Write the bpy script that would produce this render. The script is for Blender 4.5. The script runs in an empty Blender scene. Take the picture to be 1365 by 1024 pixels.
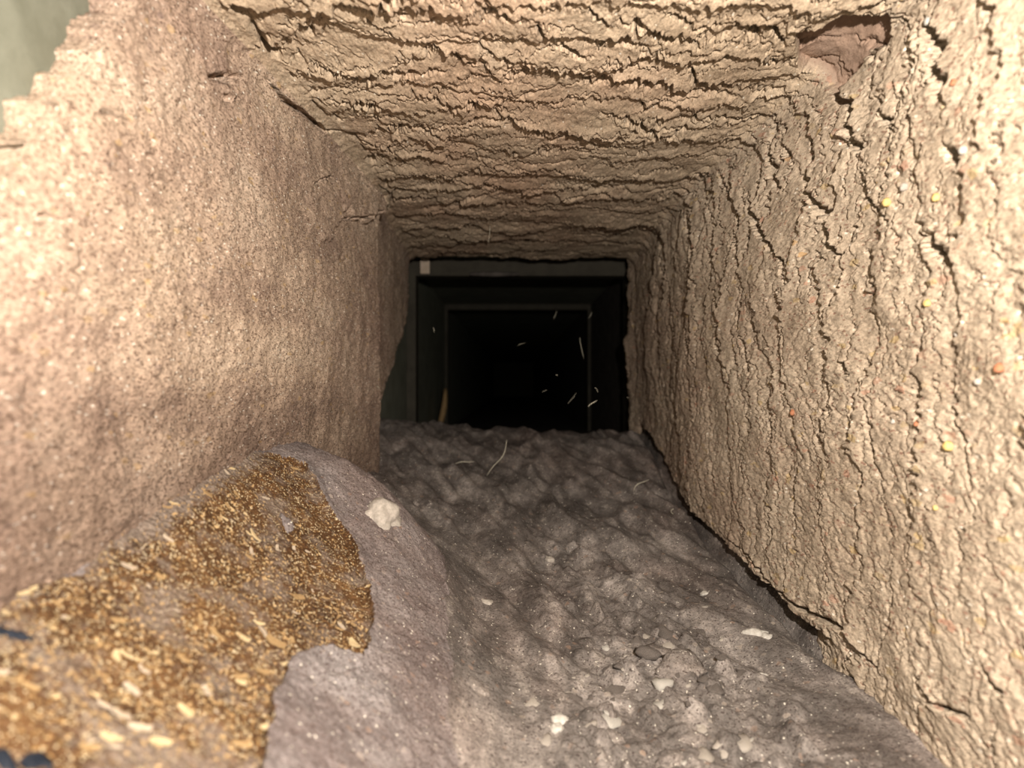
import bpy, math
import numpy as np
from mathutils import Vector, Euler, noise as mnoise

# ------------------------------------------------------------------ camera, world, light, exposure
SC = bpy.context.scene
COL = SC.collection
F = 950.0                                   # focal length in pixels of the 1365 px wide frame
cam_d = bpy.data.cameras.new('camera')
cam = bpy.data.objects.new('camera', cam_d)
COL.objects.link(cam)
cam_d.sensor_width = 36.0
cam_d.lens = F / 1365.0 * 36.0
cam_d.clip_start = 0.005
cam_d.clip_end = 20
cam.location = (0, 0, 0)
cam.rotation_euler = (math.radians(90), 0, 0)
cam_d.dof.use_dof = True
cam_d.dof.focus_distance = 0.42
cam_d.dof.aperture_fstop = 9.0
SC.camera = cam

world = bpy.data.worlds.new('world')
SC.world = world
world.use_nodes = True
world.node_tree.nodes['Background'].inputs[0].default_value = (0.95, 0.97, 1.0, 1)
world.node_tree.nodes['Background'].inputs[1].default_value = 0.08

lamp_d = bpy.data.lights.new('torch_light', 'POINT')
lamp_d.energy = 10.8
lamp_d.color = (1.0, 0.945, 0.875)
lamp_d.shadow_soft_size = 0.004
lamp = bpy.data.objects.new('torch_light', lamp_d)
lamp.location = (0.045, 0.0, 0.062)
COL.objects.link(lamp)

vs = SC.view_settings
vs.view_transform = 'Standard'
vs.look = 'None'
vs.exposure = 0.0
vs.gamma = 1.0
vs.use_curve_mapping = False
SC.cycles.max_bounces = 6
SC.cycles.diffuse_bounces = 1

RNG = np.random.RandomState(7)

# ------------------------------------------------------------------ numpy noise
def _hash(ix, iy, seed):
    h = (ix.astype(np.int64) * 374761393 + iy.astype(np.int64) * 668265263 + seed * 1442695041) & 0xFFFFFFFF
    h = ((h ^ (h >> 13)) * 1274126177) & 0xFFFFFFFF
    h = ((h ^ (h >> 15)) * 2246822519) & 0xFFFFFFFF
    return (h ^ (h >> 16)) & 0xFFFFFFFF

def rnd(ix, iy, seed):
    return _hash(ix, iy, seed) / 4294967296.0

def noise2(x, y, seed=0):                    # gradient noise, about -1..1
    x0 = np.floor(x); y0 = np.floor(y)
    fx = x - x0; fy = y - y0
    ux = fx * fx * fx * (fx * (fx * 6 - 15) + 10); uy = fy * fy * fy * (fy * (fy * 6 - 15) + 10)
    ix = x0.astype(np.int64); iy = y0.astype(np.int64)
    def g(dx, dy):
        a = rnd(ix + dx, iy + dy, seed) * (2 * math.pi)
        return np.cos(a) * (fx - dx) + np.sin(a) * (fy - dy)
    a = g(0, 0); b = g(1, 0); c = g(0, 1); d = g(1, 1)
    return 1.5 * ((a + (b - a) * ux) * (1 - uy) + (c + (d - c) * ux) * uy)

def fbm(x, y, octaves=4, seed=0, gain=0.5):
    s = 0; a = 1.0; n = 0
    for k in range(octaves):
        s = s + a * noise2(x * 2 ** k + 17.3 * k, y * 2 ** k - 9.1 * k, seed + 31 * k)
        n += a; a *= gain
    return s / n

def voronoi(x, y, seed, jit=0.9):
    """cell id, cell centre, distance to the border, and the border's direction (unit vector across it)"""
    ix = np.floor(x).astype(np.int64); iy = np.floor(y).astype(np.int64)
    d1 = np.full(x.shape, 1e9); cx = np.zeros(x.shape); cy = np.zeros(x.shape)
    gi = np.zeros(x.shape, np.int64); gj = np.zeros(x.shape, np.int64)
    pts = []
    for dx in (-1, 0, 1):
        for dy in (-1, 0, 1):
            px = ix + dx + 0.5 + jit * (rnd(ix + dx, iy + dy, seed) - 0.5)
            py = iy + dy + 0.5 + jit * (rnd(ix + dx, iy + dy, seed + 5) - 0.5)
            d = (px - x) ** 2 + (py - y) ** 2
            m = d < d1
            d1 = np.where(m, d, d1); cx = np.where(m, px, cx); cy = np.where(m, py, cy)
            gi = np.where(m, ix + dx, gi); gj = np.where(m, iy + dy, gj)
            pts.append((px, py))
    e = np.full(x.shape, 1e9); nx = np.zeros(x.shape); ny = np.zeros(x.shape)
    for px, py in pts:
        vx = px - cx; vy = py - cy
        l = np.sqrt(vx * vx + vy * vy)
        ok = l > 1e-6
        l = np.where(ok, l, 1)
        de = (((px + cx) / 2 - x) * vx + ((py + cy) / 2 - y) * vy) / l
        m = ok & (de < e)
        e = np.where(m, de, e); nx = np.where(m, vx / l, nx); ny = np.where(m, vy / l, ny)
    return gi, gj, cx, cy, e, nx, ny

def sstep(a, b, x):
    t = np.clip((x - a) / (b - a), 0, 1)
    return t * t * (3 - 2 * t)

def inside(px, py, poly):
    r = np.zeros(px.shape, bool)
    n = len(poly)
    for i in range(n):
        x1, y1 = poly[i]; x2, y2 = poly[(i + 1) % n]
        if y1 == y2: continue
        c = ((y1 > py) != (y2 > py)) & (px < (x2 - x1) * (py - y1) / (y2 - y1) + x1)
        r ^= c
    return r

def poly_dist(px, py, poly):                 # distance to the outline, signed: positive inside
    d = np.full(px.shape, 1e9)
    n = len(poly)
    for i in range(n):
        x1, y1 = poly[i]; x2, y2 = poly[(i + 1) % n]
        vx = x2 - x1; vy = y2 - y1; L = vx * vx + vy * vy + 1e-12
        t = np.clip(((px - x1) * vx + (py - y1) * vy) / L, 0, 1)
        d = np.minimum(d, (px - x1 - t * vx) ** 2 + (py - y1 - t * vy) ** 2)
    return np.where(inside(px, py, poly), 1, -1) * np.sqrt(d)

# ------------------------------------------------------------------ materials
class Nodes:
    def __init__(self, name):
        self.m = bpy.data.materials.new(name); self.m.use_nodes = True
        self.t = self.m.node_tree
        self.b = self.t.nodes['Principled BSDF']
        self.co = self.t.nodes.new('ShaderNodeTexCoord').outputs['Object']
    def link(self, a, b): self.t.links.new(a, b)
    def mapped(self, scale=(1, 1, 1), rot=(0, 0, 0)):
        n = self.t.nodes.new('ShaderNodeMapping'); self.link(self.co, n.inputs['Vector'])
        n.inputs['Scale'].default_value = scale; n.inputs['Rotation'].default_value = rot
        return n.outputs[0]
    def noise(self, scale, detail=4, rough=0.6, vec=None, dist=0.0):
        n = self.t.nodes.new('ShaderNodeTexNoise'); self.link(vec or self.co, n.inputs['Vector'])
        n.inputs['Scale'].default_value = scale; n.inputs['Detail'].default_value = detail
        n.inputs['Roughness'].default_value = rough; n.inputs['Distortion'].default_value = dist
        return n.outputs['Fac']
    def voro(self, scale, vec=None, out='Color', feature='F1'):
        n = self.t.nodes.new('ShaderNodeTexVoronoi'); self.link(vec or self.co, n.inputs['Vector'])
        n.feature = feature
        n.inputs['Scale'].default_value = scale
        return n.outputs[out]
    def ramp(self, fac, stops, interp='LINEAR'):
        n = self.t.nodes.new('ShaderNodeValToRGB'); self.link(fac, n.inputs[0])
        r = n.color_ramp; r.interpolation = interp
        while len(r.elements) < len(stops): r.elements.new(0.5)
        for e, (p, c) in zip(r.elements, stops):
            e.position = p; e.color = (c, c, c, 1) if isinstance(c, (int, float)) else (*c, 1)
        return n.outputs[0]
    def mix(self, fac, a, b, mode='MIX'):
        n = self.t.nodes.new('ShaderNodeMix'); n.data_type = 'RGBA'; n.blend_type = mode
        for v, i in ((fac, 0), (a, 6), (b, 7)):
            if isinstance(v, (int, float)): n.inputs[i].default_value = v
            elif isinstance(v, tuple): n.inputs[i].default_value = (*v, 1)
            else: self.link(v, n.inputs[i])
        return n.outputs[2]
    def math(self, op, a, b=0.0):
        n = self.t.nodes.new('ShaderNodeMath'); n.operation = op
        for v, i in ((a, 0), (b, 1)):
            if isinstance(v, (int, float)): n.inputs[i].default_value = v
            else: self.link(v, n.inputs[i])
        return n.outputs[0]
    def attr(self, name):
        n = self.t.nodes.new('ShaderNodeAttribute'); n.attribute_name = name
        return n.outputs['Fac']
    def bump(self, h, strength, dist, prev=None):
        n = self.t.nodes.new('ShaderNodeBump'); self.link(h, n.inputs['Height'])
        n.inputs['Strength'].default_value = strength; n.inputs['Distance'].default_value = dist
        if prev: self.link(prev, n.inputs['Normal'])
        return n.outputs[0]
    def finish(self, col, rough=0.95, nrm=None, metal=0.0):
        if isinstance(col, tuple): self.b.inputs['Base Color'].default_value = (*col, 1)
        else: self.link(col, self.b.inputs['Base Color'])
        self.b.inputs['Roughness'].default_value = rough
        self.b.inputs['Specular IOR Level'].default_value = 0.15
        self.b.inputs['Metallic'].default_value = metal
        if nrm: self.link(nrm, self.b.inputs['Normal'])
        return self.m

def dust_material(name, cols, alt, altamt, dark, speck, spark, grain=900, bump=1.0, expo=None, speck_cols=None, squash=1.0, low=None, extra=None):
    """cols: three tones by broad noise; alt: stain tone; dark: tone of tiny dark specks; spark: share of glints"""
    k = Nodes(name)
    k.co = k.mapped((1, squash, 1))
    c = k.ramp(k.noise(22, 6, 0.65), [(0.3, cols[0]), (0.5, cols[1]), (0.7, cols[2])])
    c = k.mix(k.math('MULTIPLY', k.ramp(k.noise(9, 5, 0.6), [(0.46, 0.0), (0.66, 1.0)]), altamt), c, alt)
    if extra: c = extra(k, c)
    g = k.noise(grain, 3, 0.8)
    c = k.mix(1.0, c, k.ramp(g, [(0.28, 0.52), (0.5, 1.0), (0.72, 1.35)]), 'MULTIPLY')
    c = k.mix(0.8, c, k.ramp(k.noise(grain * 0.34, 3, 0.7), [(0.3, 0.72), (0.5, 1.0), (0.7, 1.18)]), 'MULTIPLY')
    v = k.voro(grain * 1.5)
    sep = k.t.nodes.new('ShaderNodeSeparateColor'); k.link(v, sep.inputs[0])
    c = k.mix(k.ramp(sep.outputs[0], [(1 - speck, 0.0), (1 - speck + 0.01, 0.75)], 'LINEAR'), c, dark)
    c = k.mix(k.ramp(sep.outputs[1], [(1 - spark, 0.0), (1 - spark + 0.01, 0.9)]), c, (0.95, 0.85, 0.7))  # glints painted into the colour as pale specks
    if speck_cols:
        v2 = k.voro(grain * 0.5)
        s2 = k.t.nodes.new('ShaderNodeSeparateColor'); k.link(v2, s2.inputs[0])
        c = k.mix(k.ramp(s2.outputs[0], [(0.982, 0.0), (0.995, 0.5)]), c, speck_cols[0])
        c = k.mix(k.ramp(s2.outputs[1], [(0.982, 0.0), (0.995, 0.45)]), c, speck_cols[1])
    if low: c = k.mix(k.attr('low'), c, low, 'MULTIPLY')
    if expo:
        c = k.mix(k.attr('expose'), c, k.mix(k.noise(60, 4, 0.6), expo[0], expo[1]))
    n = k.bump(g, 0.55 * bump, 0.0012)
    n = k.bump(k.noise(grain * 0.3, 4, 0.7), 0.5 * bump, 0.0022, n)
    return k.finish(c, 0.95, n)

M = {}
M['ceiling'] = dust_material('ceiling_dust', [(0.44, 0.32, 0.215), (0.55, 0.415, 0.285), (0.64, 0.49, 0.345)], (0.50, 0.29, 0.19), 0.45,
                             (0.22, 0.14, 0.08), 0.03, 0.006, 800, 0.8, ((0.36, 0.25, 0.18), (0.52, 0.34, 0.23)), None, 0.6)
M['right'] = dust_material('right_wall_dust', [(0.40, 0.30, 0.21), (0.50, 0.385, 0.275), (0.58, 0.455, 0.33)], (0.46, 0.30, 0.22), 0.4,
                           (0.24, 0.12, 0.08), 0.05, 0.010, 750, 1.0, ((0.30, 0.215, 0.165), (0.47, 0.30, 0.205)),
                           ((0.55, 0.25, 0.16), (0.62, 0.42, 0.16)), 0.42)
M['left'] = dust_material('left_wall_dust', [(0.36, 0.25, 0.185), (0.58, 0.42, 0.30), (0.74, 0.57, 0.42)], (0.40, 0.26, 0.20), 0.6,
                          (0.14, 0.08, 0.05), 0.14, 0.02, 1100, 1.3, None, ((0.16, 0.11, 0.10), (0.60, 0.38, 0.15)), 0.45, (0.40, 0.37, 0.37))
def floor_streaks(k, c):
    v = k.mapped((1, 0.22, 1), (0, 0, -0.46))
    c = k.mix(0.9, c, k.ramp(k.noise(60, 5, 0.65, v), [(0.36, 0.62), (0.5, 0.95), (0.66, 1.75)]), 'MULTIPLY')
    return k.mix(k.ramp(k.noise(120, 5, 0.7, v), [(0.58, 0.0), (0.70, 0.45)]), c, (0.42, 0.36, 0.30))
M['floor'] = dust_material('floor_dust', [(0.125, 0.102, 0.088), (0.20, 0.168, 0.146), (0.33, 0.28, 0.245)], (0.19, 0.135, 0.11), 0.5,
                           (0.06, 0.04, 0.035), 0.08, 0.012, 900, 1.0, None, ((0.42, 0.34, 0.27), (0.35, 0.22, 0.15)), 1.0, None, floor_streaks)
M['mound'] = dust_material('mound_dust', [(0.14, 0.108, 0.10), (0.24, 0.20, 0.185), (0.38, 0.33, 0.31)], (0.26, 0.18, 0.15), 0.5,
                           (0.09, 0.055, 0.045), 0.14, 0.012, 1000, 1.3, None, ((0.5, 0.4, 0.33), (0.4, 0.25, 0.17)))

def fibre_material():
    k = Nodes('brown_fibre')
    c = k.ramp(k.noise(45, 5, 0.7), [(0.3, (0.055, 0.025, 0.011)), (0.55, (0.13, 0.062, 0.025)), (0.75, (0.25, 0.125, 0.05))])
    for sc, rz, th, col in ((1500, 0.2, 0.92, (0.45, 0.27, 0.11)), (900, -0.3, 0.975, (0.72, 0.50, 0.24)), (2000, 0.6, 0.84, (0.26, 0.13, 0.05))):
        v = k.voro(sc, k.mapped((0.38, 1.0, 1.0), (0, 0, rz)))
        s = k.t.nodes.new('ShaderNodeSeparateColor'); k.link(v, s.inputs[0])
        c = k.mix(k.ramp(s.outputs[0], [(th, 0.0), (th + 0.03, 0.9)]), c, col)
    v = k.voro(1800); s = k.t.nodes.new('ShaderNodeSeparateColor'); k.link(v, s.inputs[0])
    c = k.mix(k.ramp(s.outputs[1], [(0.9, 0.0), (0.93, 0.9)]), c, (0.85, 0.68, 0.42))
    grey = k.ramp(k.noise(700, 3, 0.8), [(0.3, (0.12, 0.085, 0.065)), (0.6, (0.36, 0.275, 0.215))])
    c = k.mix(k.ramp(k.noise(38, 6, 0.75), [(0.50, 0.0), (0.60, 0.7)]), c, grey)
    f = k.math('ADD', k.attr('fade'), k.math('MULTIPLY', k.math('SUBTRACT', k.noise(260, 4, 0.8), 0.5), 1.6))
    c = k.mix(k.ramp(f, [(0.4, 0.0), (0.65, 0.95)]), c, grey)
    n = k.bump(k.noise(1300, 4, 0.8), 0.9, 0.0012)
    n = k.bump(k.voro(600, k.mapped((0.4, 1, 1), (0, 0, 0.2)), 'Distance'), 0.6, 0.0016, n)
    return k.finish(c, 0.8, n)
M['fibre'] = fibre_material()

def plain(name, a, b, scale=200, rough=0.85, metal=0.0, bumpd=0.0008):
    k = Nodes(name)
    c = k.ramp(k.noise(scale, 5, 0.7), [(0.35, a), (0.65, b)])
    return k.finish(c, rough, k.bump(k.noise(scale * 3, 4, 0.7), 0.6, bumpd), metal)
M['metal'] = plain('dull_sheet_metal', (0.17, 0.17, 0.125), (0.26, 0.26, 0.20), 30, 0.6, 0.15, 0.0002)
M['joint'] = plain('falloff_darkened_metal', (0.045, 0.038, 0.027), (0.07, 0.060, 0.043), 30, 0.7, 0.0, 0.0002)  # joints and back wall coloured darker to imitate the light's falloff
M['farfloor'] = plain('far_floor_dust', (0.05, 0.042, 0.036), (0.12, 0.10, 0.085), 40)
M['pale'] = plain('pale_lint', (0.40, 0.34, 0.28), (0.58, 0.50, 0.42), 500)
M['crumb'] = dust_material('grey_crumb', [(0.20, 0.165, 0.14), (0.30, 0.25, 0.215), (0.42, 0.36, 0.31)], (0.25, 0.18, 0.14), 0.5, (0.09, 0.06, 0.05), 0.08, 0.02, 900, 1.5)
M['white'] = plain('off_white_crumb', (0.45, 0.40, 0.34), (0.66, 0.60, 0.52), 400)
M['wood1'] = plain('pale_wood', (0.62, 0.43, 0.21), (0.80, 0.62, 0.37), 300, 0.7)
M['wood2'] = plain('golden_wood', (0.34, 0.20, 0.085), (0.56, 0.37, 0.18), 300, 0.7)
M['wood3'] = plain('tan_wood', (0.50, 0.38, 0.26), (0.70, 0.56, 0.42), 300, 0.7)
M['yellow'] = plain('yellow_grain', (0.62, 0.40, 0.12), (0.80, 0.58, 0.25), 300, 0.6)
M['rust'] = plain('rusty_grain', (0.36, 0.13, 0.06), (0.50, 0.22, 0.12), 300, 0.7)
M['navy'] = plain('blue_black_rag', (0.006, 0.009, 0.015), (0.03, 0.032, 0.04), 250, 0.8)
M['tab'] = plain('aged_paper', (0.55, 0.42, 0.30), (0.66, 0.52, 0.40), 120, 0.8)
M['lint'] = plain('lint_thread', (0.55, 0.48, 0.36), (0.75, 0.68, 0.52), 300, 0.7)

# ------------------------------------------------------------------ object helpers
def tag(o, label=None, cat=None, group=None, kind=None):
    for k, v in (('label', label), ('category', cat), ('group', group), ('kind', kind)):
        if v: o[k] = v
    return o

def empty(name, loc=(0, 0, 0)):
    o = bpy.data.objects.new(name, None); COL.objects.link(o); o.location = loc
    o.empty_display_size = 0.01
    return o

def mesh_obj(name, verts, faces, mat, parent=None, loc=(0, 0, 0), smooth=True):
    me = bpy.data.meshes.new(name)
    me.from_pydata([tuple(map(float, v)) for v in verts], [], [tuple(map(int, f)) for f in faces])
    me.materials.append(mat)
    if smooth: me.polygons.foreach_set('use_smooth', [True] * len(me.polygons))
    me.update()
    o = bpy.data.objects.new(name, me); COL.objects.link(o)
    o.location = loc
    if parent: o.parent = parent
    return o

def grid_part(name, P, NRM, quads, mat, parent, attrs=None):
    """one piece of a big grid: QUADS index into P; normals come from the whole grid so neighbours shade alike"""
    used, inv = np.unique(quads.ravel(), return_inverse=True)
    me = bpy.data.meshes.new(name)
    n = len(quads)
    me.vertices.add(len(used)); me.loops.add(4 * n); me.polygons.add(n)
    me.vertices.foreach_set('co', P[used].astype(np.float32).ravel())
    me.loops.foreach_set('vertex_index', inv.astype(np.int32))
    me.polygons.foreach_set('loop_start', np.arange(0, 4 * n, 4, dtype=np.int32))
    me.polygons.foreach_set('loop_total', np.full(n, 4, np.int32))
    me.update(calc_edges=True)
    me.polygons.foreach_set('use_smooth', np.ones(n, bool))
    if attrs:
        for an, av in attrs.items():
            a = me.attributes.new(an, 'FLOAT', 'POINT'); a.data.foreach_set('value', av[used].astype(np.float32))
    me.normals_split_custom_set_from_vertices(NRM[used].astype(np.float32))
    me.materials.append(mat)
    o = bpy.data.objects.new(name, me); COL.objects.link(o)
    o.parent = parent
    return o

def grid_normals(G):
    du = np.empty_like(G); dv = np.empty_like(G)
    du[1:-1] = G[2:] - G[:-2]; du[0] = G[1] - G[0]; du[-1] = G[-1] - G[-2]
    dv[:, 1:-1] = G[:, 2:] - G[:, :-2]; dv[:, 0] = G[:, 1] - G[:, 0]; dv[:, -1] = G[:, -1] - G[:, -2]
    n = np.cross(du, dv)
    return n / (np.linalg.norm(n, axis=2, keepdims=True) + 1e-12)

def box(name, x0, x1, y0, y1, z0, z1, mat, parent=None):
    v = [(x, y, z) for x in (x0, x1) for y in (y0, y1) for z in (z0, z1)]
    f = [(0, 1, 3, 2), (4, 6, 7, 5), (0, 4, 5, 1), (2, 3, 7, 6), (0, 2, 6, 4), (1, 5, 7, 3)]
    return mesh_obj(name, v, f, mat, parent, smooth=False)

# ------------------------------------------------------------------ the duct's crusted walls and ceiling: one long wrapped sheet, cut into wall and ceiling pieces
XL, XR, ZT, ZB, RC = -0.137, 0.163, 0.166, -0.150, 0.013
LWALL = (ZT - RC) - ZB
ARC = RC * math.pi / 2
CEIL = (XR - XL) - 2 * RC
T1 = LWALL; T2 = T1 + ARC; T3 = T2 + CEIL; T4 = T3 + ARC; T5 = T4 + LWALL
TMID_L = T1 + ARC * 0.5; TMID_R = T3 + ARC * 0.5

def section(t):
    """point and inward normal on the nominal cross-section at arc length t (left foot, up, across, down)"""
    x = np.full(t.shape, XL); z = ZB + t; nx = np.ones(t.shape); nz = np.zeros(t.shape)
    m = (t > T1) & (t <= T2); a = (t - T1) / RC
    x = np.where(m, XL + RC - RC * np.cos(a), x); z = np.where(m, ZT - RC + RC * np.sin(a), z)
    nx = np.where(m, np.cos(a), nx); nz = np.where(m, -np.sin(a), nz)
    m = (t > T2) & (t <= T3)
    x = np.where(m, XL + RC + t - T2, x); z = np.where(m, ZT, z); nx = np.where(m, 0, nx); nz = np.where(m, -1, nz)
    m = (t > T3) & (t <= T4); a = (t - T3) / RC
    x = np.where(m, XR - RC + RC * np.sin(a), x); z = np.where(m, ZT - RC + RC * np.cos(a), z)
    nx = np.where(m, -np.sin(a), nx); nz = np.where(m, -np.cos(a), nz)
    m = t > T4
    x = np.where(m, XR, x); z = np.where(m, ZT - RC - (t - T4), z); nx = np.where(m, -1, nx); nz = np.where(m, 0, nz)
    return x, z, nx, nz

YK = [0.12, 0.30, 0.475, 0.61, 0.66, 0.94, 1.1]
def xl_of(Y): return np.interp(Y, YK, [-0.138, -0.135, -0.122, -0.114, -0.125, -0.134, -0.134])
def xr_of(Y): return np.interp(Y, [0.12, 0.33, 0.6, 0.87, 1.1], [0.166, 0.166, 0.150, 0.156, 0.156])

ts = np.concatenate([np.arange(0, T1, 0.0011), np.arange(T1, T4, 0.00065), np.arange(T4, T5 + 0.001, 0.00075)])
ys = np.exp(np.linspace(math.log(0.13), math.log(1.0), 780))
T, Y = np.meshgrid(ts, ys, indexing='ij')
bx, bz, bnx, bnz = section(T)
BX = xl_of(Y) + (bx - XL) * (xr_of(Y) - xl_of(Y)) / (XR - XL)
BZ = bz

def trace_wall(pts):                         # outline points of the photo found on the nominal wall sheet, as (t, Y)
    ppx = 682.5 + F * BX / Y; ppy = 512 - F * BZ / Y
    r = []
    for x, y in pts:
        i = np.argmin((ppx - x) ** 2 + (ppy - y) ** 2)
        r.append((T.flat[i], Y.flat[i]))
    return r

HOLE = trace_wall([(1062, 46), (1092, 38), (1124, 17), (1156, 19), (1190, 22), (1180, 60), (1161, 64), (1146, 92), (1126, 118), (1112, 140), (1092, 118), (1070, 98), (1063, 78)])
FLAP = trace_wall([(505, 255), (513, 275), (490, 290), (455, 292), (440, 315), (400, 300), (330, 150), (345, 90), (430, 180)])

# strength of the cracking: full on the ceiling and upper right wall, fine mosaic low on the right wall, almost none on the left
TW = T + 0.007 * fbm(Y / 0.035, T / 0.05, 3, 91)
ceil_w = sstep(T1 + 0.018, T2 + 0.001, TW)
low_r = sstep(T4 + 0.05, T5 - 0.08, T)
near_r = (1 - sstep(0.26, 0.40, Y)) * sstep(T4 - 0.01, T4 + 0.05, T)
crk = ceil_w * (1 - 0.62 * low_r) * (1 - 0.45 * near_r) + 0.05 * (1 - ceil_w)
crk_fine = ceil_w * (0.75 + 0.25 * low_r) + 0.12 * (1 - ceil_w)
lowmod = 0.75 + 0.6 * fbm(T / 0.07, Y / 0.05, 2, 3)

w1 = fbm(T / 0.05, Y / 0.05, 3, 11); w2 = fbm(T / 0.05, Y / 0.05, 3, 12)
j2 = fbm(T / 0.013, Y / 0.03, 3, 13, 0.6); j1 = fbm(T / 0.010, Y / 0.010, 2, 14)
tooth = noise2(T / 0.0026, Y / 0.012, 15) + 0.5 * noise2(T / 0.0013, Y / 0.012, 19)
UT = T + 0.016 * w1 + 0.0035 * j1
SY = Y + 0.016 * w2 + 0.040 * sstep(T3 - 0.012, T4 + 0.008, T + 0.006 * w1) - 0.030 * sstep(T4 + 0.01, T4 + 0.10, T) * (Y < 2)
UY = SY + 0.0085 * j2 + 0.0024 * tooth
# rows of plates stretched across the duct; rows widen slowly with depth
def rowcoord(y, s): return np.log(np.maximum(y, 0.05) + 0.35) / s
S1T = 0.085
gi, gj, cx, cy, e1, n1x, n1y = voronoi(UT / S1T, rowcoord(UY, 0.042), 21)
row1 = rowcoord(UY, 0.042)
amp = 0.3 + 1.0 * rnd(gi, gj, 44)
ramp1 = (rowcoord(SY + 0.004 * j1, 0.042) - cy) * 0.0062 * amp
acr1 = np.abs(n1y)
g2i, g2j, c2x, c2y, e2, n2x, n2y = voronoi(UT / 0.034 + 7.7, rowcoord(UY + 0.001 * tooth, 0.0165), 22)
ramp2 = (rowcoord(SY + 0.003 * j1, 0.0165) - c2y) * 0.0015 * (0.3 + rnd(g2i, g2j, 45))
str2 = sstep(0.30, 0.62, rnd(g2i, g2j, 46)) 
U3 = UT + 0.0014 * noise2(T / 0.003, Y / 0.003, 16); V3 = UY + 0.0018 * noise2(T / 0.0035, Y / 0.003, 17)
g3i, g3j, c3x, c3y, e3, n3x, n3y = voronoi(U3 / 0.0056, V3 / 0.0105, 23)

def groove(e, w): return np.exp(-(e / w) ** 2)
def groove4(e, w): return np.exp(-(e / w) ** 4)
patchy = sstep(-0.30, 0.25, fbm(T / 0.03, Y / 0.02, 2, 51))
D = np.zeros(T.shape)
D += crk * lowmod * (ramp1 - 0.0085 * (0.4 + amp) * groove4(e1, 0.050) * (0.06 + 0.94 * acr1 ** 2) * patchy)
D += crk * (ramp2 * (0.5 + 0.5 * str2) - 0.0028 * str2 * groove4(e2, 0.075) * (0.12 + 0.88 * n2y ** 2))
D -= crk_fine * 0.0008 * groove(e3, 0.16) * (0.3 + 0.7 * np.abs(n3y)) * (0.4 + 0.6 * (1 - patchy) + 0.4 * low_r)
D += 0.0045 * fbm(T / 0.11, Y / 0.11, 3, 61) + 0.0014 * fbm(T / 0.02, Y / 0.02, 3, 62)
D += (0.00045 + 0.0003 * (1 - ceil_w)) * fbm(T / 0.0030, Y / 0.0070, 3, 63, 0.7)
# felted left wall: soft pits and fibres
lw = 1 - ceil_w
D += lw * 0.0011 * fbm(T / 0.008, Y / 0.022, 3, 64, 0.65)
pit = np.clip(fbm(T / 0.005, Y / 0.020, 2, 65) - 0.50, 0, 1)
D -= lw * 0.008 * pit
# the wide cracks of the photo, found on the wall sheet as lines of (t, Y)
CR = [
 [(458,13),(489,17),(516,12),(533,25),(543,24)], [(489,30),(522,50),(536,56),(563,61),(586,71),(603,81),(620,91),(644,89),(667,111)],
 [(344,64),(361,72),(379,72)], [(408,40),(413,50)], [(421,88),(458,99),(482,108),(509,98),(543,103),(590,99)], [(650,7),(661,19),(691,24)],
 [(640,64),(664,79),(681,86),(711,83)], [(684,104),(725,101),(745,106),(764,103),(788,118),(811,115),(845,116),(858,121),(892,116),(902,131),(936,126),(976,130)],
 [(717,30),(727,49),(751,50)], [(784,15),(813,37)], [(825,30),(845,32),(869,40),(882,51),(916,54),(933,64)], [(889,20),(912,27),(922,37),(970,35)],
 [(980,32),(1003,44),(1013,57)], [(1017,32),(1034,44),(1045,61)], [(791,57),(835,61),(862,64)], [(874,71),(879,81),(909,88),(936,81),(970,83)],
 [(919,96),(933,111),(949,120)], [(740,61),(764,72),(781,81)], [(354,104),(374,128),(391,142),(401,148),(435,175),(458,177)], [(506,249),(522,263),(553,268)],
 [(440,130),(470,138),(505,141),(520,146)], [(560,128),(600,142),(640,137)], [(492,158),(515,168),(560,172),(590,184),(630,180)], [(660,150),(700,168),(740,186)], [(470,186),(510,200),(560,214),(600,222)],
 [(700,164),(735,186),(760,178),(800,196),(850,194)], [(640,222),(690,230),(730,222),(790,236)], [(800,152),(840,160),(880,182),(930,170)], [(600,240),(660,252),(720,262)], [(740,262),(800,258),(850,268)],
 [(1115,133),(1134,137),(1128,160),(1131,189),(1148,202)], [(1032,155),(1024,202),(1027,233),(1040,253)], [(1000,263),(1000,280),(1017,313),(1037,344)],
 [(909,249),(916,280),(916,303),(922,324),(919,344)], [(960,226),(966,243),(980,270),(986,300),(981,317),(981,344)], [(1064,236),(1074,263),(1094,286),(1094,320),(1111,340)],
 [(1177,135),(1177,155),(1187,165),(1187,185)], [(1145,229),(1148,256),(1169,280),(1182,297)], [(1236,310),(1243,330),(1260,337)], [(1236,34),(1246,67),(1254,108),(1260,142)],
 [(1263,192),(1276,222)], [(1008,300),(1028,332),(1040,348),(1040,380)], [(980,320),(984,360)], [(940,332),(952,360)], [(916,345),(916,360),(928,380)],
 [(952,396),(958,432),(952,460),(970,496)], [(988,448),(994,480),(996,496)], [(912,408),(916,460),(920,488)], [(1092,300),(1100,328),(1116,344)], [(1232,308),(1240,332),(1272,356)],
 [(1120,480),(1128,500)], [(972,720),(1000,744),(1028,784),(1068,812),(1120,840),(1148,868),(1172,892)], [(1224,900),(1248,936),(1300,960)], [(1320,896),(1336,928)], [(875,300),(880,340),(884,380)], [(893,400),(897,450),(905,500)],
 [(503,281),(490,288),(470,291),(455,290)], [(440,234),(425,240),(415,246)], [(275,101),(300,102),(322,101)],
 [(136,151),(155,155)], [(70,150),(60,165)], [(195,213),(203,210)], [(300,133),(318,131)], [(60,288),(78,292)],
]
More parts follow.
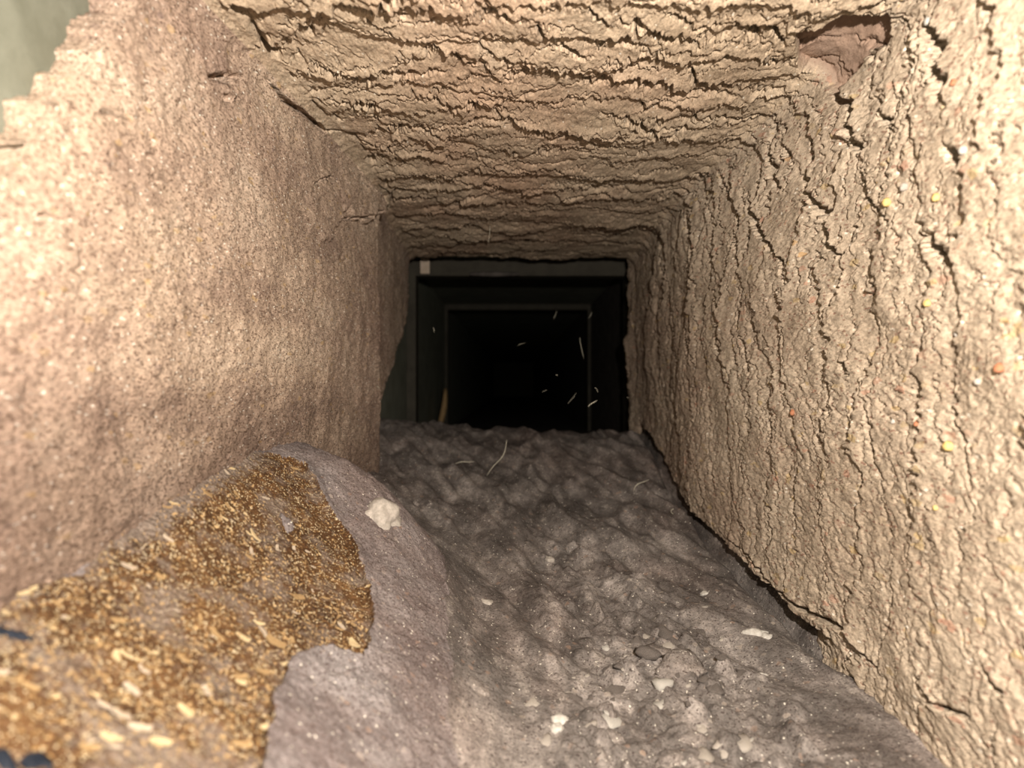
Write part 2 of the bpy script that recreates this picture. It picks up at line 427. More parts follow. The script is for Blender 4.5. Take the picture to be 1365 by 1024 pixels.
JT = T + 0.0005 * noise2(T / 0.0016, Y / 0.005, 201) + 0.0010 * fbm(T / 0.006, Y / 0.018, 2, 203); JY = Y + 0.0022 * noise2(T / 0.0014, Y / 0.006, 202) + 0.0035 * fbm(T / 0.006, Y / 0.02, 2, 204)
KY = 0.36
for n_, ln in enumerate(CR):
    pl = trace_wall(ln)
    i0, i1 = np.searchsorted(ts, [min(p[0] for p in pl) - 0.014, max(p[0] for p in pl) + 0.014]); k0, k1 = np.searchsorted(ys, [min(p[1] for p in pl) - 0.03, max(p[1] for p in pl) + 0.03])
    sl = (slice(i0, i1), slice(k0, k1)); a = JT[sl]; b = JY[sl]
    best = np.full(a.shape, 1e9); side = np.zeros(a.shape); run = np.zeros(a.shape)
    for m_ in range(len(pl) - 1):
        (x1, y1), (x2, y2) = pl[m_], pl[m_ + 1]
        vx = x2 - x1; vy = (y2 - y1) * KY; L = vx * vx + vy * vy + 1e-12
        q = np.clip(((a - x1) * vx + (b - y1) * KY * vy) / L, 0, 1)
        ex_ = a - x1 - q * vx; ey_ = (b - y1) * KY - q * vy
        d = np.sqrt(ex_ ** 2 + ey_ ** 2)
        c_ = d < best
        best = np.where(c_, d, best); side = np.where(c_, ey_, side); run = np.where(c_, (m_ + q) / (len(pl) - 1), run)
    taper = 0.25 + 0.75 * np.sin(np.pi * np.clip(run, 0.03, 0.97)) ** 0.6
    wv = 0.0010 * taper * (0.55 + 0.9 * rnd(np.array([n_]), np.array([3]), 5)[0]) * (1 + 0.7 * noise2(a / 0.006, b / 0.02, 205))
    wide = 1.7 if ln[0] in ((1115, 133), (1032, 155), (909, 249), (1000, 263), (344, 64), (408, 40), (1236, 34)) else 1.0
    wv = np.maximum(wv * wide, 0.0003)
    D[sl] -= 0.0085 * (0.4 + 0.6 * wide) * taper * np.exp(-(best / wv) ** 4)
    D[sl] += 0.0022 * wide * taper * np.exp(-(best / 0.004)) * (side < 0)
# a thicker scab of crust along the upper left corner with a torn lower rim
fd = poly_dist(UT, UY, FLAP)
D += 0.0070 * sstep(-0.0008, 0.0012, fd) * lw * sstep(0.40, 0.58, Y)
D -= 0.007 * np.exp(-((TW - T1 - 0.020) / 0.0016) ** 2) * sstep(-0.1, 0.3, fbm(Y / 0.03, T * 0 + 5, 2, 92)) * (Y < 0.66)
# torn hole in the upper right corner
hd = poly_dist(T + 0.002 * j1, Y + 0.003 * j2, HOLE)
hole = sstep(-0.0004, 0.0008, hd)
D = D * (1 - 0.6 * hole) - (0.0085 - 0.002 * fbm(T / 0.008, Y / 0.02, 3, 305)) * hole
expose = hole
# bare metal near the mouth, upper left: the crust ends
YCn = fbm(T / 0.012, Y / 0.012, 3, 71)
YC = np.interp(T, [0.19, 0.22, 0.273, 0.33], [0.18, 0.205, 0.248, 0.275]) + 0.010 * YCn
bare = (Y < YC) & (T < T2) & (T > T1 - 0.125)
# torn far rim
YE_k = np.interp(T, [0, 0.10, 0.125, 0.176, 0.227, T1, T2, T3, T4, T4 + 0.1, T4 + 0.2, T5], [0.60, 0.63, 0.67, 0.786, 0.896, 0.935, 0.935, 0.94, 0.95, 0.94, 0.93, 0.90])
YE = YE_k + 0.012 * fbm(T / 0.035, T * 0 + 3, 3, 81) + 0.005 * noise2(T / 0.006, T * 0, 82)
edge = Y > YE
# the crust hangs clear of the floor along the right wall's foot
foot = np.interp(Y, [0.12, 0.30, 0.42, 0.52, 0.60, 0.70, 0.80, 0.88, 0.96], [-.148, -.144, -.135, -.122, -.112, -.090, -.060, -.055, -.075])
TF = T4 + (ZT - RC - foot) - 0.0055 + 0.003 * fbm(Y / 0.03, T * 0 + 9, 3, 311) + 0.0012 * noise2(Y / 0.006, T * 0, 312)
under_w = sstep(-0.0006, 0.0006, T - TF) * sstep(0.36, 0.44, Y + 0.02 * w1) * (1 - sstep(0.84, 0.90, Y))
D = D - 0.022 * under_w * (T > T4)
D = np.where(edge, -0.030, np.where(bare, -0.017, D))
rimthick = sstep(YE - 0.05, YE, Y) * sstep(T3, T4, T) * 0.004
D = D + np.where(edge, 0, rimthick + sstep(YE - 0.06, YE, Y) * sstep(T3, T4, T) * 0.008 * fbm(T / 0.035, T * 0 + 2, 3, 84))

G = np.stack([BX + bnx * D, Y, BZ + bnz * D], axis=2)
# skirt the torn rims: keep the faces of the step, drop the rest
GN = -grid_normals(G)
if (GN[..., 0] * bnx + GN[..., 2] * bnz).mean() < 0: GN = -GN
nt, ny = T.shape
idx = np.arange(nt * ny).reshape(nt, ny)
Q = np.stack([idx[:-1, :-1], idx[:-1, 1:], idx[1:, 1:], idx[1:, :-1]], axis=2).reshape(-1, 4)
gone = (edge | bare).ravel()
keep = gone[Q].sum(axis=1) < 4
Pv = G.reshape(-1, 3); Nv = GN.reshape(-1, 3)
region = np.where(T < TMID_L, 0, np.where(T < TMID_R, 1, 2))
region = np.where((region == 0) & (UT > TMID_L + 0.006), 1, region)
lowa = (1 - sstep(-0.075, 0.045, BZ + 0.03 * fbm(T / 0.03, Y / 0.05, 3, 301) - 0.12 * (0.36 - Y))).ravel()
# plate id: primary cells on ceiling and right wall, broad felt sheets on the left
li, lj, *_ = voronoi(UT / 0.13, UY / 0.16, 29)
pid = np.where(region == 0, (li + 500) * 1000 + lj + 500, (gi + 500) * 1000 + gj + 500) + region * 10 ** 7
pid = np.where(hole > 0.5, 9 * 10 ** 7, pid)
qp = pid.ravel()[Q[:, 0]][keep]; Q = Q[keep]
order = np.argsort(qp, kind='stable'); qp = qp[order]; Q = Q[order]
ids, starts = np.unique(qp, return_index=True)
ends = np.append(starts[1:], len(qp))

# the bare duct behind the crust, running on into the dark
MX0, MX1, MZ1, MZ0, YFAR = -0.152, 0.178, 0.180, -0.180, 6.0
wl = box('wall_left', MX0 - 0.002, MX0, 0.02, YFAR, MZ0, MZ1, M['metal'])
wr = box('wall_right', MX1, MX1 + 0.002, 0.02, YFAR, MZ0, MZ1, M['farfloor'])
ce = box('ceiling', MX0, MX1, 0.02, YFAR, MZ1, MZ1 + 0.002, M['metal'])
wb = box('wall_back', MX0, MX1, YFAR, YFAR + 0.002, MZ0, MZ1, M['joint'])
tag(wl, 'left duct wall felted with brown lint over greenish sheet metal', kind='structure')
tag(wr, 'right duct wall caked with cracked beige dust', kind='structure')
tag(ce, 'duct ceiling covered in terraced cracked tan dust', kind='structure')
tag(wb, 'unlit far end of the duct', kind='structure')

ex = expose.ravel()
small = {0: [], 1: [], 2: []}
for pidv, s, e in zip(ids, starts, ends):
    r = pidv // 10 ** 7
    if r != 9 and e - s < 260:               # slivers join one part
        small[r].append(Q[s:e]); continue
    par, mt, nm = {0: (wl, M['left'], 'lint_sheet'), 1: (ce, M['ceiling'], 'dust_plate'), 2: (wr, M['right'], 'dust_plate'), 9: (ce, M['right'], 'torn_patch')}[r]
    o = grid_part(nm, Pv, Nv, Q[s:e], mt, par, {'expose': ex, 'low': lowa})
    if r == 9: o['label'] = 'pinkish brown torn patch where the dust crust has fallen away'
for r, (par, mt) in {0: (wl, M['left']), 1: (ce, M['ceiling']), 2: (wr, M['right'])}.items():
    if small[r]:
        o = grid_part('dust_sliver', Pv, Nv, np.concatenate(small[r]), mt, par, {'expose': ex, 'low': lowa}); o['kind'] = 'stuff'

# duct joints: folded metal frames beyond the crust
def flange(name, y, w, depth, x0, x1, z0, z1, label):
    o = empty(name, (0, y, 0)); tag(o, label, kind='structure')
    for nm, a in (('top_strip', (x0, x1, 0, depth, z1 - w, z1)), ('side_strip', (x0, x0 + w * 0.55, 0, depth, z0, z1 - w)), ('side_strip', (x1 - w * 0.55, x1, 0, depth, z0, z1 - w))):
        box(nm, *a, M['joint'], o)
    return o
flange('trim_1', 1.02, 0.024, 0.03, MX0 + 0.001, MX1 - 0.001, MZ0, MZ1 - 0.001, 'dull grey metal duct joint just beyond the torn dust rim')
flange('trim_2', 1.60, 0.012, 0.03, MX0 + 0.001, MX1 - 0.001, MZ0, MZ1 - 0.001, 'second metal duct joint deep in the dark')

# ------------------------------------------------------------------ floor and mound
FXK = np.array([-0.156, -0.137, -0.11, -0.085, -0.063, -0.045, -0.02, 0.0, 0.05, 0.10, 0.14, 0.165, 0.182])
ROWS = {
 0.12: [-.060, -.062, -.070, -.082, -.097, -.115, -.135, -.150, -.155, -.155, -.152, -.148, -.148],
 0.22: [-.052, -.057, -.072, -.087, -.100, -.113, -.135, -.148, -.155, -.155, -.150, -.146, -.146],
 0.30: [-.033, -.039, -.064, -.086, -.100, -.110, -.128, -.140, -.148, -.150, -.148, -.144, -.144],
 0.36: [-.028, -.032, -.051, -.075, -.090, -.103, -.125, -.136, -.142, -.145, -.144, -.141, -.141],
 0.42: [-.026, -.029, -.037, -.049, -.068, -.094, -.123, -.130, -.137, -.138, -.137, -.135, -.135],
 0.455: [-.038, -.042, -.050, -.068, -.092, -.110, -.122, -.127, -.133, -.134, -.133, -.132, -.132],
 0.52: [-.070, -.075, -.085, -.095, -.103, -.108, -.113, -.117, -.122, -.123, -.123, -.122, -.122],
 0.60: [-.055, -.060, -.075, -.083, -.089, -.093, -.098, -.102, -.106, -.108, -.110, -.112, -.112],
 0.70: [-.045, -.050, -.060, -.068, -.073, -.076, -.080, -.083, -.085, -.085, -.085, -.090, -.090],
 0.80: [-.043, -.045, -.050, -.054, -.057, -.059, -.061, -.062, -.064, -.062, -.060, -.060, -.062],
 0.88: [-.048, -.048, -.048, -.050, -.051, -.052, -.054, -.056, -.059, -.059, -.056, -.055, -.058],
 0.96: [-.075] * 13, 1.1: [-.098] * 13, 1.3: [-.105] * 13,
}
FY = np.array(sorted(ROWS)); FZ = np.array([ROWS[k] for k in FY])
fx = np.linspace(-0.155, 0.181, 430)
fy = np.exp(np.linspace(math.log(0.13), math.log(1.28), 720))
FXg, FYg = np.meshgrid(fx, fy, indexing='ij')
rows = np.array([np.interp(fx, FXK, r) for r in FZ])            # (ny, nx)
Zb = np.array([np.interp(fy, FY, rows[:, i]) for i in range(len(fx))])
for _ in range(3):                                              # soften the table's kinks
    for ax, w in ((0, 9), (1, 13)):
        k = np.ones(w) / w
        Zb = np.apply_along_axis(lambda v: np.convolve(np.pad(v, w // 2, mode='edge'), k, mode='valid'), ax, Zb)
Zsmooth = Zb.copy()

def trace_floor(pts):
    ppx = 682.5 + F * FXg / FYg; ppy = 512 - F * Zsmooth / FYg
    r = []
    for x, y in pts:
        # nearest to the camera among the good matches
        d = (ppx - x) ** 2 + (ppy - y) ** 2
        m = d < max(d.min() * 4, 9)
        i = np.argmin(np.where(m, FYg, 9))
        r.append((FXg.flat[i], FYg.flat[i]))
    return r
BED = trace_floor([(150, 690), (180, 640), (235, 612), (300, 605), (360, 600), (405, 612), (425, 650), (446, 680), (470, 715), (486, 760), (498, 810),
                   (492, 850), (484, 872), (455, 868), (428, 862), (402, 872), (378, 892), (368, 920), (362, 960), (352, 1023)])
BED = BED + [(-0.035, 0.13), (-0.16, 0.13), (-0.16, 0.205)] + trace_floor([(40, 775), (100, 765)])

mnd = poly_dist(FXg + 0.004 * fbm(FXg / 0.02, FYg / 0.02, 2, 5), FYg, [(-0.2, 0.1), (-0.02, 0.1), (-0.02, 0.24), (-0.030, 0.34), (-0.038, 0.40), (-0.045, 0.45), (-0.07, 0.475), (-0.11, 0.49), (-0.2, 0.49)])
is_mound = mnd > 0
far = sstep(0.42, 0.60, FYg)
# broad fluffy lumps far away, diagonal drag ridges, fine grain
ca, sa = math.cos(0.46), math.sin(0.46)
along = -FXg * sa + FYg * ca; across = FXg * ca + FYg * sa
mid = sstep(0.26, 0.40, FYg) * (1 - 0.3 * sstep(0.6, 0.9, FYg)) * sstep(-0.06, -0.02, FXg + 0.1 * sstep(0.5, 0.6, FYg))
Dz = 0.0085 * mid * fbm(across / 0.022, along / 0.10, 2, 101) * (1 - is_mound * 0.8)
Dz += far * (0.016 * (0.45 - np.abs(fbm(FXg / 0.055, FYg / 0.11, 2, 102))) - 0.003 + 0.0022 * (0.4 - np.abs(fbm(FXg / 0.018, FYg / 0.03, 2, 112))))
lump_z = fbm(FXg / 0.013, FYg / 0.016, 3, 103)
rockband = sstep(0.0, 0.05, FXg) * (1 - sstep(0.115, 0.14, FXg + 0.25 * (FYg - 0.33))) * (1 - sstep(0.5, 0.62, FYg))
Dz += (0.0012 * (1 - 0.8 * far) + 0.0030 * rockband) * lump_z
li_, lj_, lcx, lcy, le, _, _ = voronoi(across / 0.010, along / 0.014, 104)
Dz += rockband * 0.0045 * sstep(0.0, 0.35, le) * sstep(0.55, 0.9, rnd(li_, lj_, 7))
Dz += 0.0006 * fbm(FXg / 0.0035, FYg / 0.005, 3, 105, 0.7)
Dz += is_mound * (0.0022 * fbm(FXg / 0.018, FYg / 0.022, 3, 106) + 0.0010 * fbm(FXg / 0.005, FYg / 0.006, 3, 107, 0.65))
# gap along the foot of the right wall
wallx = xr_of(FYg)
gap = np.exp(-((FXg - (wallx + 0.001)) / 0.0055) ** 2) * sstep(0.34, 0.42, FYg) * (1 - sstep(0.86, 0.92, FYg))
Dz -= 0.020 * gap
bd = poly_dist(FXg + 0.0022 * fbm(FXg / 0.010, FYg / 0.012, 3, 108) , FYg + 0.003 * fbm(FXg / 0.009, FYg / 0.010, 3, 109), BED)
bed = bd > 0
soft_side = sstep(-0.10, -0.125, FXg) if False else 1 - sstep(-0.128, -0.105, FXg)
Dz -= 0.0034 * sstep(-0.0005, 0.0012, bd) * (1 - 0.85 * soft_side)
Dz += 0.0012 * sstep(-0.006, -0.0005, bd) * (1 - bed) * (1 - soft_side)
Dz += bed * 0.0014 * fbm(FXg / 0.007, FYg / 0.006, 3, 110, 0.7)
Zf = Zsmooth + Dz
FG = np.stack([FXg, FYg, Zf], axis=2)
FN = grid_normals(FG)
if FN[..., 2].mean() < 0: FN = -FN
nx_, ny_ = FXg.shape
idx = np.arange(nx_ * ny_).reshape(nx_, ny_)
FQ = np.stack([idx[:-1, :-1], idx[1:, :-1], idx[1:, 1:], idx[:-1, 1:]], axis=2).reshape(-1, 4)
FP = FG.reshape(-1, 3); FNv = FN.reshape(-1, 3)
mflag = is_mound.ravel()[FQ[:, 0]]; bflag = bed.ravel()[FQ[:, 0]]
fl = box('floor', MX0, MX1, 0.02, YFAR, MZ0 - 0.002, MZ0, M['metal'])
tag(fl, 'duct floor buried under ridged purplish grey dust', kind='structure')
grid_part('dust_bed', FP, FNv, FQ[~mflag & ~bflag], M['floor'], fl)
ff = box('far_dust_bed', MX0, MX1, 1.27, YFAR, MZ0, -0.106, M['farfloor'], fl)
mound = empty('debris_mound', (-0.1, 0.3, -0.15))
tag(mound, 'heap of grey dust against the left wall, torn open to brown fibre and wood flakes', 'debris heap')
fade = ((1 - sstep(-0.139, -0.118, FXg)) * (0.45 + 0.55 * sstep(0.22, 0.27, FYg))).ravel()
def under(o, root):
    o.parent = root; o.matrix_parent_inverse.identity(); o.location = Vector(o.location) - root.location
for nm, sel, mt in (('dust_blanket', mflag & ~bflag, M['mound']), ('fibre_bed', bflag, M['fibre'])):
    o = grid_part(nm, FP, FNv, FQ[sel], mt, None, {'fade': fade}); under(o, mound)
    o['label'] = {'dust_blanket': 'purplish grey dust blanket', 'fibre_bed': 'exposed rusty brown fibre with golden specks'}[nm]

def zfloor(x, y):
    i = np.clip(np.searchsorted(fx, x), 0, nx_ - 1); j = np.clip(np.searchsorted(fy, y), 0, ny_ - 1)
    return float(Zf[i, j])
def nfloor(x, y):
    i = np.clip(np.searchsorted(fx, x), 0, nx_ - 1); j = np.clip(np.searchsorted(fy, y), 0, ny_ - 1)
    a, b = max(i - 8, 0), max(j - 8, 0)
    n = FN[a:i + 8, b:j + 8].reshape(-1, 3).mean(axis=0)
    return Vector(n).normalized()

# ------------------------------------------------------------------ loose bits
ICO = None
def blob(name, size, mat, seed, rough=0.35, sub=2, parent=None):
    """a lumpy crumb: an icosphere pushed about by noise; SIZE is (x, y, z) half extents, its base at z = 0"""
    import bmesh
    bm = bmesh.new(); bmesh.ops.create_icosphere(bm, subdivisions=sub, radius=1)
    for v in bm.verts:
        n = mnoise.noise(v.co * 1.3 + Vector((seed * 3.7, seed * 1.3, 0))) + 0.5 * mnoise.noise(v.co * 3.1 + Vector((0, seed * 2.1, 4)))
        v.co *= 1 + rough * n
        v.co = Vector((v.co.x * size[0], v.co.y * size[1], max(v.co.z, -0.75) * size[2]))
    me = bpy.data.meshes.new(name); bm.to_mesh(me); bm.free()
    me.materials.append(mat)
    me.polygons.foreach_set('use_smooth', [True] * len(me.polygons))
    o = bpy.data.objects.new(name, me); COL.objects.link(o)
    if parent: o.parent = parent
    return o

def seat(o, x, y, rz=0.0, sink=0.0):
    n = nfloor(x, y)
    q = Vector((0, 0, 1)).rotation_difference(n)
    o.rotation_mode = 'QUATERNION'
    o.rotation_quaternion = q @ Euler((0, 0, rz)).to_quaternion()
    o.location = Vector((x, y, zfloor(x, y))) - n * sink
    return o

def pixel_floor(px, py):
    return trace_floor([(px, py)])[0]

# wood flakes in the fibre bed: curled slivers, 300 at most
def flake_mesh(seed):
    r = np.random.RandomState(seed)
    n = 6; v = []; f = []
    L = 1.0; w = 0.24 + 0.2 * r.rand(); curl = 0.10 * r.rand()
    for i in range(n):
        a = i / (n - 1); ww = w * (math.sin(math.pi * (0.12 + 0.76 * a)) ** 0.7) * (0.8 + 0.4 * r.rand())
        x = (a - 0.5) * L; z = curl * (4 * (a - 0.5) ** 2) + 0.05
        sk = 0.05 * math.sin(a * 4 + seed)
        for s, dz in ((-1, 0), (1, 0.04), (1, 0.12), (-1, 0.08)):
            v.append((x, s * ww * 0.5 + sk, z + dz))
    for i in range(n - 1):
        for k in range(4):
            a = i * 4 + k; b = i * 4 + (k + 1) % 4
            f.append((a, b, b + 4, a + 4))
    f.append((3, 2, 1, 0)); f.append(tuple((n - 1) * 4 + k for k in range(4)))
    me = bpy.data.meshes.new('wood_flake'); me.from_pydata(v, [], f)
    return me
FLK = []
for k in range(12):
    me = flake_mesh(k); me.materials.append(M[['wood1', 'wood2', 'wood3'][k % 3]]); FLK.append(me)
bedpts = np.argwhere(bed & (FXg > -0.150))
wts = (0.35 + 1.5 * sstep(0.36, 0.22, FYg[bedpts[:, 0], bedpts[:, 1]]) if False else np.ones(len(bedpts)))
yy = FYg[bedpts[:, 0], bedpts[:, 1]]
dens = (0.25 + np.exp(-((yy - 0.30) / 0.035) ** 2) + 0.7 * (yy < 0.25)) * (yy > 0.16) / 1.0
dens = dens * yy                                            # grid rows are denser near the camera
pick = RNG.choice(len(bedpts), 285, p=dens / dens.sum(), replace=False)
for n, p in enumerate(pick):
    i, j = bedpts[p]
    x, y = fx[i], fy[j]
    me = FLK[RNG.randint(12)]
    o = bpy.data.objects.new('wood_flake', me); COL.objects.link(o)
    L = (0.0014 + 0.0034 * RNG.rand() ** 2.5) * (1.25 if y < 0.26 else 1.0)
    if n < 5: L = 0.0060 + 0.0015 * RNG.rand()
    seat(o, x, y, RNG.normal(0.15, 0.5) if RNG.rand() < 0.75 else RNG.rand() * 6.28, 0.0003)
    o.scale = (L, L * (0.8 + 0.5 * RNG.rand()), L)
    under(o, mound)

# fine splinters, far too many to count: one part
sv, sf = [], []
dens2 = yy * (0.15 + np.exp(-((yy - 0.28) / 0.03) ** 2) + (yy < 0.24) * 0.8) * (yy > 0.16)
pick = RNG.choice(len(bedpts), 1500, p=dens2 / dens2.sum(), replace=False)
for p in pick:
    i, j = bedpts[p]; x, y, z = fx[i] + RNG.normal(0, .0003), fy[j] + RNG.normal(0, .0003), Zf[i, j]
    a = RNG.normal(0.15, 0.7); l = 0.0003 + 0.0007 * RNG.rand() ** 2; w = 0.00008 + 0.0001 * RNG.rand()
    c, s = math.cos(a), math.sin(a); b = len(sv); lift = 0.0002 + 0.0006 * RNG.rand()
    tl = RNG.normal(0, 0.0004)
    sv += [(x - c * l, y - s * l, z + lift - tl), (x - s * w, y + c * w, z + lift), (x + c * l, y + s * l, z + lift + tl), (x + s * w, y - c * w, z + lift), (x, y, z + lift + w * 1.2), (x, y, z - 0.0005)]
    sf += [(b, b + 4, b + 1), (b + 1, b + 4, b + 2), (b + 2, b + 4, b + 3), (b + 3, b + 4, b), (b, b + 1, b + 5), (b + 1, b + 2, b + 5), (b + 2, b + 3, b + 5), (b + 3, b, b + 5)]
o = mesh_obj('fine_splinters', sv, sf, M['wood2'], smooth=False); under(o, mound); o['kind'] = 'stuff'

# pale lump at the mound's shoulder
x, y = pixel_floor(512, 684)
o = blob('dust_clump', (0.0115, 0.010, 0.010), M['pale'], 3, 0.35, 4); seat(o, x, y, 0.5, 0.003)
tag(o, 'pale beige dust clump on the shoulder of the brown heap', 'dust clump')

named = [
 ((1008, 846), (0.0068, 0.0035, 0.0032), 'white', 'white_crumb', 'elongated white crumb lying near the foot of the right wall', 'crumb', 0.0),
 ((1022, 849), (0.0035, 0.0030, 0.0028), 'white', 'white_crumb', 'small round white crumb touching the elongated white one', 'crumb', 0.0),
 ((1018, 893), (0.0025, 0.0018, 0.0012), 'white', 'white_crumb', 'lone tiny white crumb below the pair near the right wall', 'crumb', 0.0),
 ((908, 893), (0.0125, 0.010, 0.0075), 'crumb', 'dust_clump', 'smooth half-buried round grey dust clump, largest on the open floor', 'dust clump', 0.2),
 ((876, 872), (0.011, 0.009, 0.006), 'crumb', 'dust_clump', 'flat grey dust clump just behind the smooth round one', 'dust clump', 0.6),
 ((940, 788), (0.0028, 0.002, 0.002), 'white', 'white_crumb', 'single white crumb beside a dark hollow in mid floor', 'crumb', 0.0),
 ((638, 912), (0.0062, 0.0060, 0.0022), 'crumb', 'lint_tuft', 'pale lint tuft on the bare grey dust right of the brown bed', 'lint tuft', 0.3),
 ((556, 667), (0.004, 0.004, 0.003), 'crumb', 'dust_clump', 'small grey dust clump behind the pale clump of the heap', 'dust clump', 0.3),
 ((733, 742), (0.0035, 0.0028, 0.0022), 'pale', 'dust_clump', 'pale crumbly clump alone in the middle of the grey floor', 'dust clump', 0.3),
 ((652, 798), (0.0040, 0.0035, 0.0018), 'pale', 'lint_tuft', 'faint pale lint tuft between heap and floor ridges', 'lint tuft', 0.0),
 ((748, 960), (0.0042, 0.0038, 0.0035), 'white', 'white_crumb', 'white crumb at the tip of the tan smear in the near floor', 'crumb', 0.0),
 ((741, 970), (0.0030, 0.0030, 0.0025), 'white', 'white_crumb', 'smaller white crumb just in front of the one on the tan smear', 'crumb', 0.0),
 ((895, 1010), (0.007, 0.0045, 0.003), 'crumb', 'dust_clump', 'grey dust clump nearest the camera in the rubble band', 'dust clump', 0.5),
 ((926, 985), (0.0065, 0.005, 0.004), 'crumb', 'dust_clump', 'grey dust clump beside the rubble next to the smooth right floor strip', 'dust clump', 0.5),
 ((820, 980), (0.005, 0.0055, 0.0035), 'crumb', 'dust_clump', 'grey dust clump next to a yellowish one in the near rubble', 'dust clump', 0.5),
 ((218, 648), (0.0018, 0.0016, 0.0016), 'wood1', 'wood_crumb', 'bright cream wood crumb high on the back slope of the brown bed', 'crumb', 0.0),
 ((384, 688), (0.006, 0.0025, 0.003), 'mound', 'dust_flake', 'curled grey dust flake lying on the brown fibre bed', 'dust flake', -0.7),
]
for k, (p, sz, mt, nm, lb, cat, rz) in enumerate(named):
    x, y = pixel_floor(*p)
    o = blob(nm, sz, M[mt], 10 + k, 0.4, 3); seat(o, x, y, rz, sz[2] * 0.25); tag(o, lb, cat)

# the rubble band of lesser crumbs
protos = [blob('dust_crumb', (1, 1.25, 0.75), M[m], 50 + k, 0.5, 2) for k, m in enumerate(['crumb', 'crumb', 'pale', 'crumb', 'white'])]
GL = 'small pale dust crumb scattered in the rubble band on the grey floor'
GR = 'dust crumbs of the rubble band on the floor'
n_made = 0
while n_made < 95:
    r = RNG.rand()
    if r < 0.75: px, py = RNG.normal(900, 60), 800 + 215 * RNG.rand(); px += (py - 900) * 0.35
    else: px, py = RNG.normal(770, 40), RNG.normal(950, 45)
    if not (640 < px < 1060 and 770 < py < 1015): continue
    x, y = pixel_floor(px, py)
    if x > 0.14: continue
    kd = n_made if n_made < 5 else RNG.choice([0, 1, 2, 3, 4], p=[.27, .25, .18, .2, .1])
    if n_made < 5: o = protos[n_made]
    else:
        o = protos[kd].copy(); COL.objects.link(o)
    tone = ['grey speckled', 'grey speckled', 'beige', 'grey speckled', 'off-white'][kd]
    spot = 'in the rubble near the right wall' if px > 860 else 'on the floor beside the brown heap'
    if py > 930: spot = spot.replace('on the floor', 'on the nearest floor').replace('in the rubble', 'in the nearest rubble')
    s = 0.0011 + 0.0032 * RNG.rand() ** 2.2
    seat(o, x, y, -0.5 + RNG.normal(0, 0.5), s * 0.35); o.scale = (s, s * (1 + 0.6 * RNG.rand()), s * (0.6 + 0.5 * RNG.rand()))
    tag(o, 'small %s dust crumb %s' % (tone, spot), 'crumb', '%s crumbs %s' % (tone, spot)); n_made += 1

# dark rags at the mouth
for k, (p, s, lb) in enumerate((((14, 838), 0.0065, 'smaller blue-black rag scrap in the wood flakes by the left wall'), ((12, 990), 0.009, 'larger blue-black rag scrap nearest the camera by the left wall'))):
    x, y = pixel_floor(*p)
    o = blob('rag_scrap', (s * .8, s * 0.7, s * 0.4), M['navy'], 80 + k, 0.8, 3); seat(o, x, y, 0.4, 0.0022); tag(o, lb, 'rag')

# grit stuck in the right wall
def on_wall(px, py):
    (t, y), = trace_wall([(px, py)])
    i = min(np.searchsorted(ts, t), nt - 1); j = min(np.searchsorted(ys, y), ny - 1)
    return Vector(G[i, j]), Vector((bnx[i, j], 0, bnz[i, j]))
for k, (px, py, s, m) in enumerate([(1246, 48, 2.2, 'yellow'), (1243, 28, 1.5, 'white'), (1187, 270, 1.9, 'yellow'), (1206, 250, 1.8, 'pale'), (1249, 265, 1.5, 'yellow'), (1292, 202, 1.6, 'white'),
                                     (1235, 405, 1.4, 'yellow'), (1257, 594, 1.9, 'yellow'), (1185, 561, 1.1, 'white'), (1057, 550, 1.8, 'rust'), (1219, 566, 1.0, 'rust'), (1278, 110, 1.2, 'rust'),
                                     (1266, 447, 1.1, 'white'), (1246, 678, 1.0, 'yellow'), (1335, 490, 1.6, 'rust'), (1300, 508, 1.2, 'pale')]):
    c, n = on_wall(px, py)
    o = blob('grit_grain', (s * .001, s * .001, s * .0012), M[m], 120 + k, 0.35, 2, wr)
    o.location = c + n * s * 0.0004
    o['label'] = {'yellow': 'amber', 'white': 'white', 'pale': 'pale grey', 'rust': 'rust-red'}[m] + ' grit grain'

# ------------------------------------------------------------------ deep in the duct
def at(px, py, Yd): return Vector(((px - 682.5) * Yd / F, Yd, (512 - py) * Yd / F))
c = at(566, 353, 1.012)
o = box('paper_tab', c.x - 0.0065, c.x + 0.0065, c.y + 0.004, c.y + 0.007, c.z - 0.012, c.z + 0.012, M['tab'])
tag(o, 'small off-white paper tab hanging on the metal duct joint', 'tab')

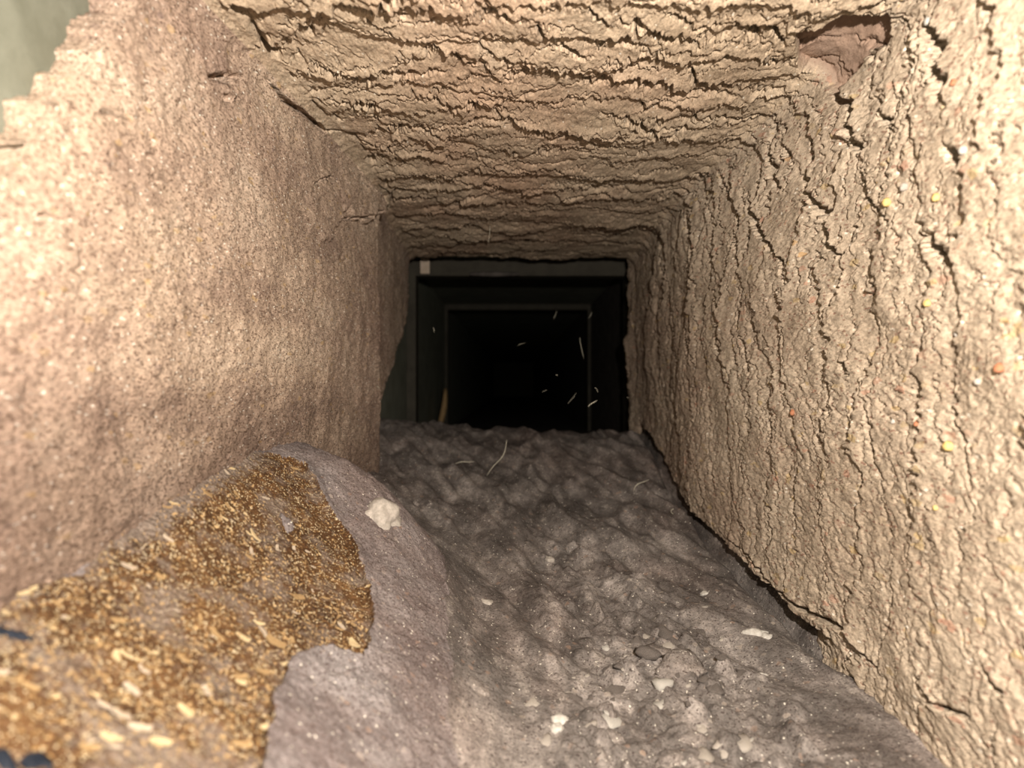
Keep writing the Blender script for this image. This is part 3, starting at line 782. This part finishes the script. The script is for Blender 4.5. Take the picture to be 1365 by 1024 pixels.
def rod(name, a, b, r, mat, bend=0.0, n=6, seg=8):
    a, b = Vector(a), Vector(b); d = (b - a); L = d.length; d.normalize()
    u = d.orthogonal().normalized(); w = d.cross(u)
    v, f = [], []
    for i in range(seg + 1):
        s = i / seg; c = a + d * L * s + u * bend * math.sin(math.pi * s) + w * bend * 0.4 * math.sin(2.2 * math.pi * s)
        rr = r * (0.35 + 0.65 * math.sin(math.pi * (0.08 + 0.84 * s)))
        for k in range(n):
            an = 2 * math.pi * k / n
            v.append(c + u * rr * math.cos(an) + w * rr * math.sin(an))
    for i in range(seg):
        for k in range(n):
            f.append((i * n + k, i * n + (k + 1) % n, (i + 1) * n + (k + 1) % n, (i + 1) * n + k))
    f.append(tuple(range(n - 1, -1, -1))); f.append(tuple(seg * n + k for k in range(n)))
    o = mesh_obj(name, [x - a for x in v], f, mat, loc=a)
    return o
o = rod('wood_splinter', (MX0 + 0.010, 1.36, -0.100), (MX0 + 0.020, 1.42, -0.010), 0.006, M['wood2'], 0.003)
tag(o, 'long tan wood splinter leaning on the left side of the dark duct', 'splinter')
o = rod('metal_rib', (-0.06, 1.012, 0.156), (0.01, 1.012, 0.156), 0.004, M['farfloor'], 0.0)
tag(o, 'dim tan strip lying along the metal duct joint', 'strip')

# lint: threads lying on the far floor, and specks drifting in the air
for k, (p0, p1, bend, lb) in enumerate([((650, 633), (676, 588), .004, 'long pale lint thread standing on the far grey dust'),
                                        ((606, 615), (632, 616), .002, 'short pale lint thread lying behind the long standing one'),
                                        ((846, 652), (866, 640), .004, 'curved pale lint thread on the far dust by the right wall'),
                                        ((899, 690), (897, 678), .002, 'short bent lint thread at the foot of the right wall')]):
    x0, y0 = pixel_floor(*p0); a = Vector((x0, y0, zfloor(x0, y0) + 0.0005)); b = at(p1[0], p1[1], y0 - 0.01)
    tag(rod('lint_thread', a, b, 0.00045, M['lint'], bend), lb, 'lint')
SP = [(579, 443, 577, 436, .7, .0006), (690, 461, 700, 457, .75, .0004), (773, 450, 778, 478, .7, .0004), (741, 500, 743, 501, .6, .0007), (793, 517, 797, 523, .6, .0005), (784, 542, 796, 534, .62, .0010),
      (757, 538, 768, 524, .7, .0004), (836, 530, 838, 531, .7, .0007), (723, 523, 729, 520, .7, .0004), (502, 515, 506, 519, .6, .0006), (738, 425, 742, 414, .8, .0005), (785, 424, 789, 416, .8, .0005), (651, 323, 653, 300, .6, .0003)]
for (x0, y0, x1, y1, d, r) in SP:
    tag(rod('lint_speck', at(x0, y0, d), at(x1, y1, d + 0.004), r * 0.5, M['lint'], 0.0006, 5, 5), 'tiny pale lint speck drifting in the dark mouth of the duct', 'lint', 'lint specks in the air')
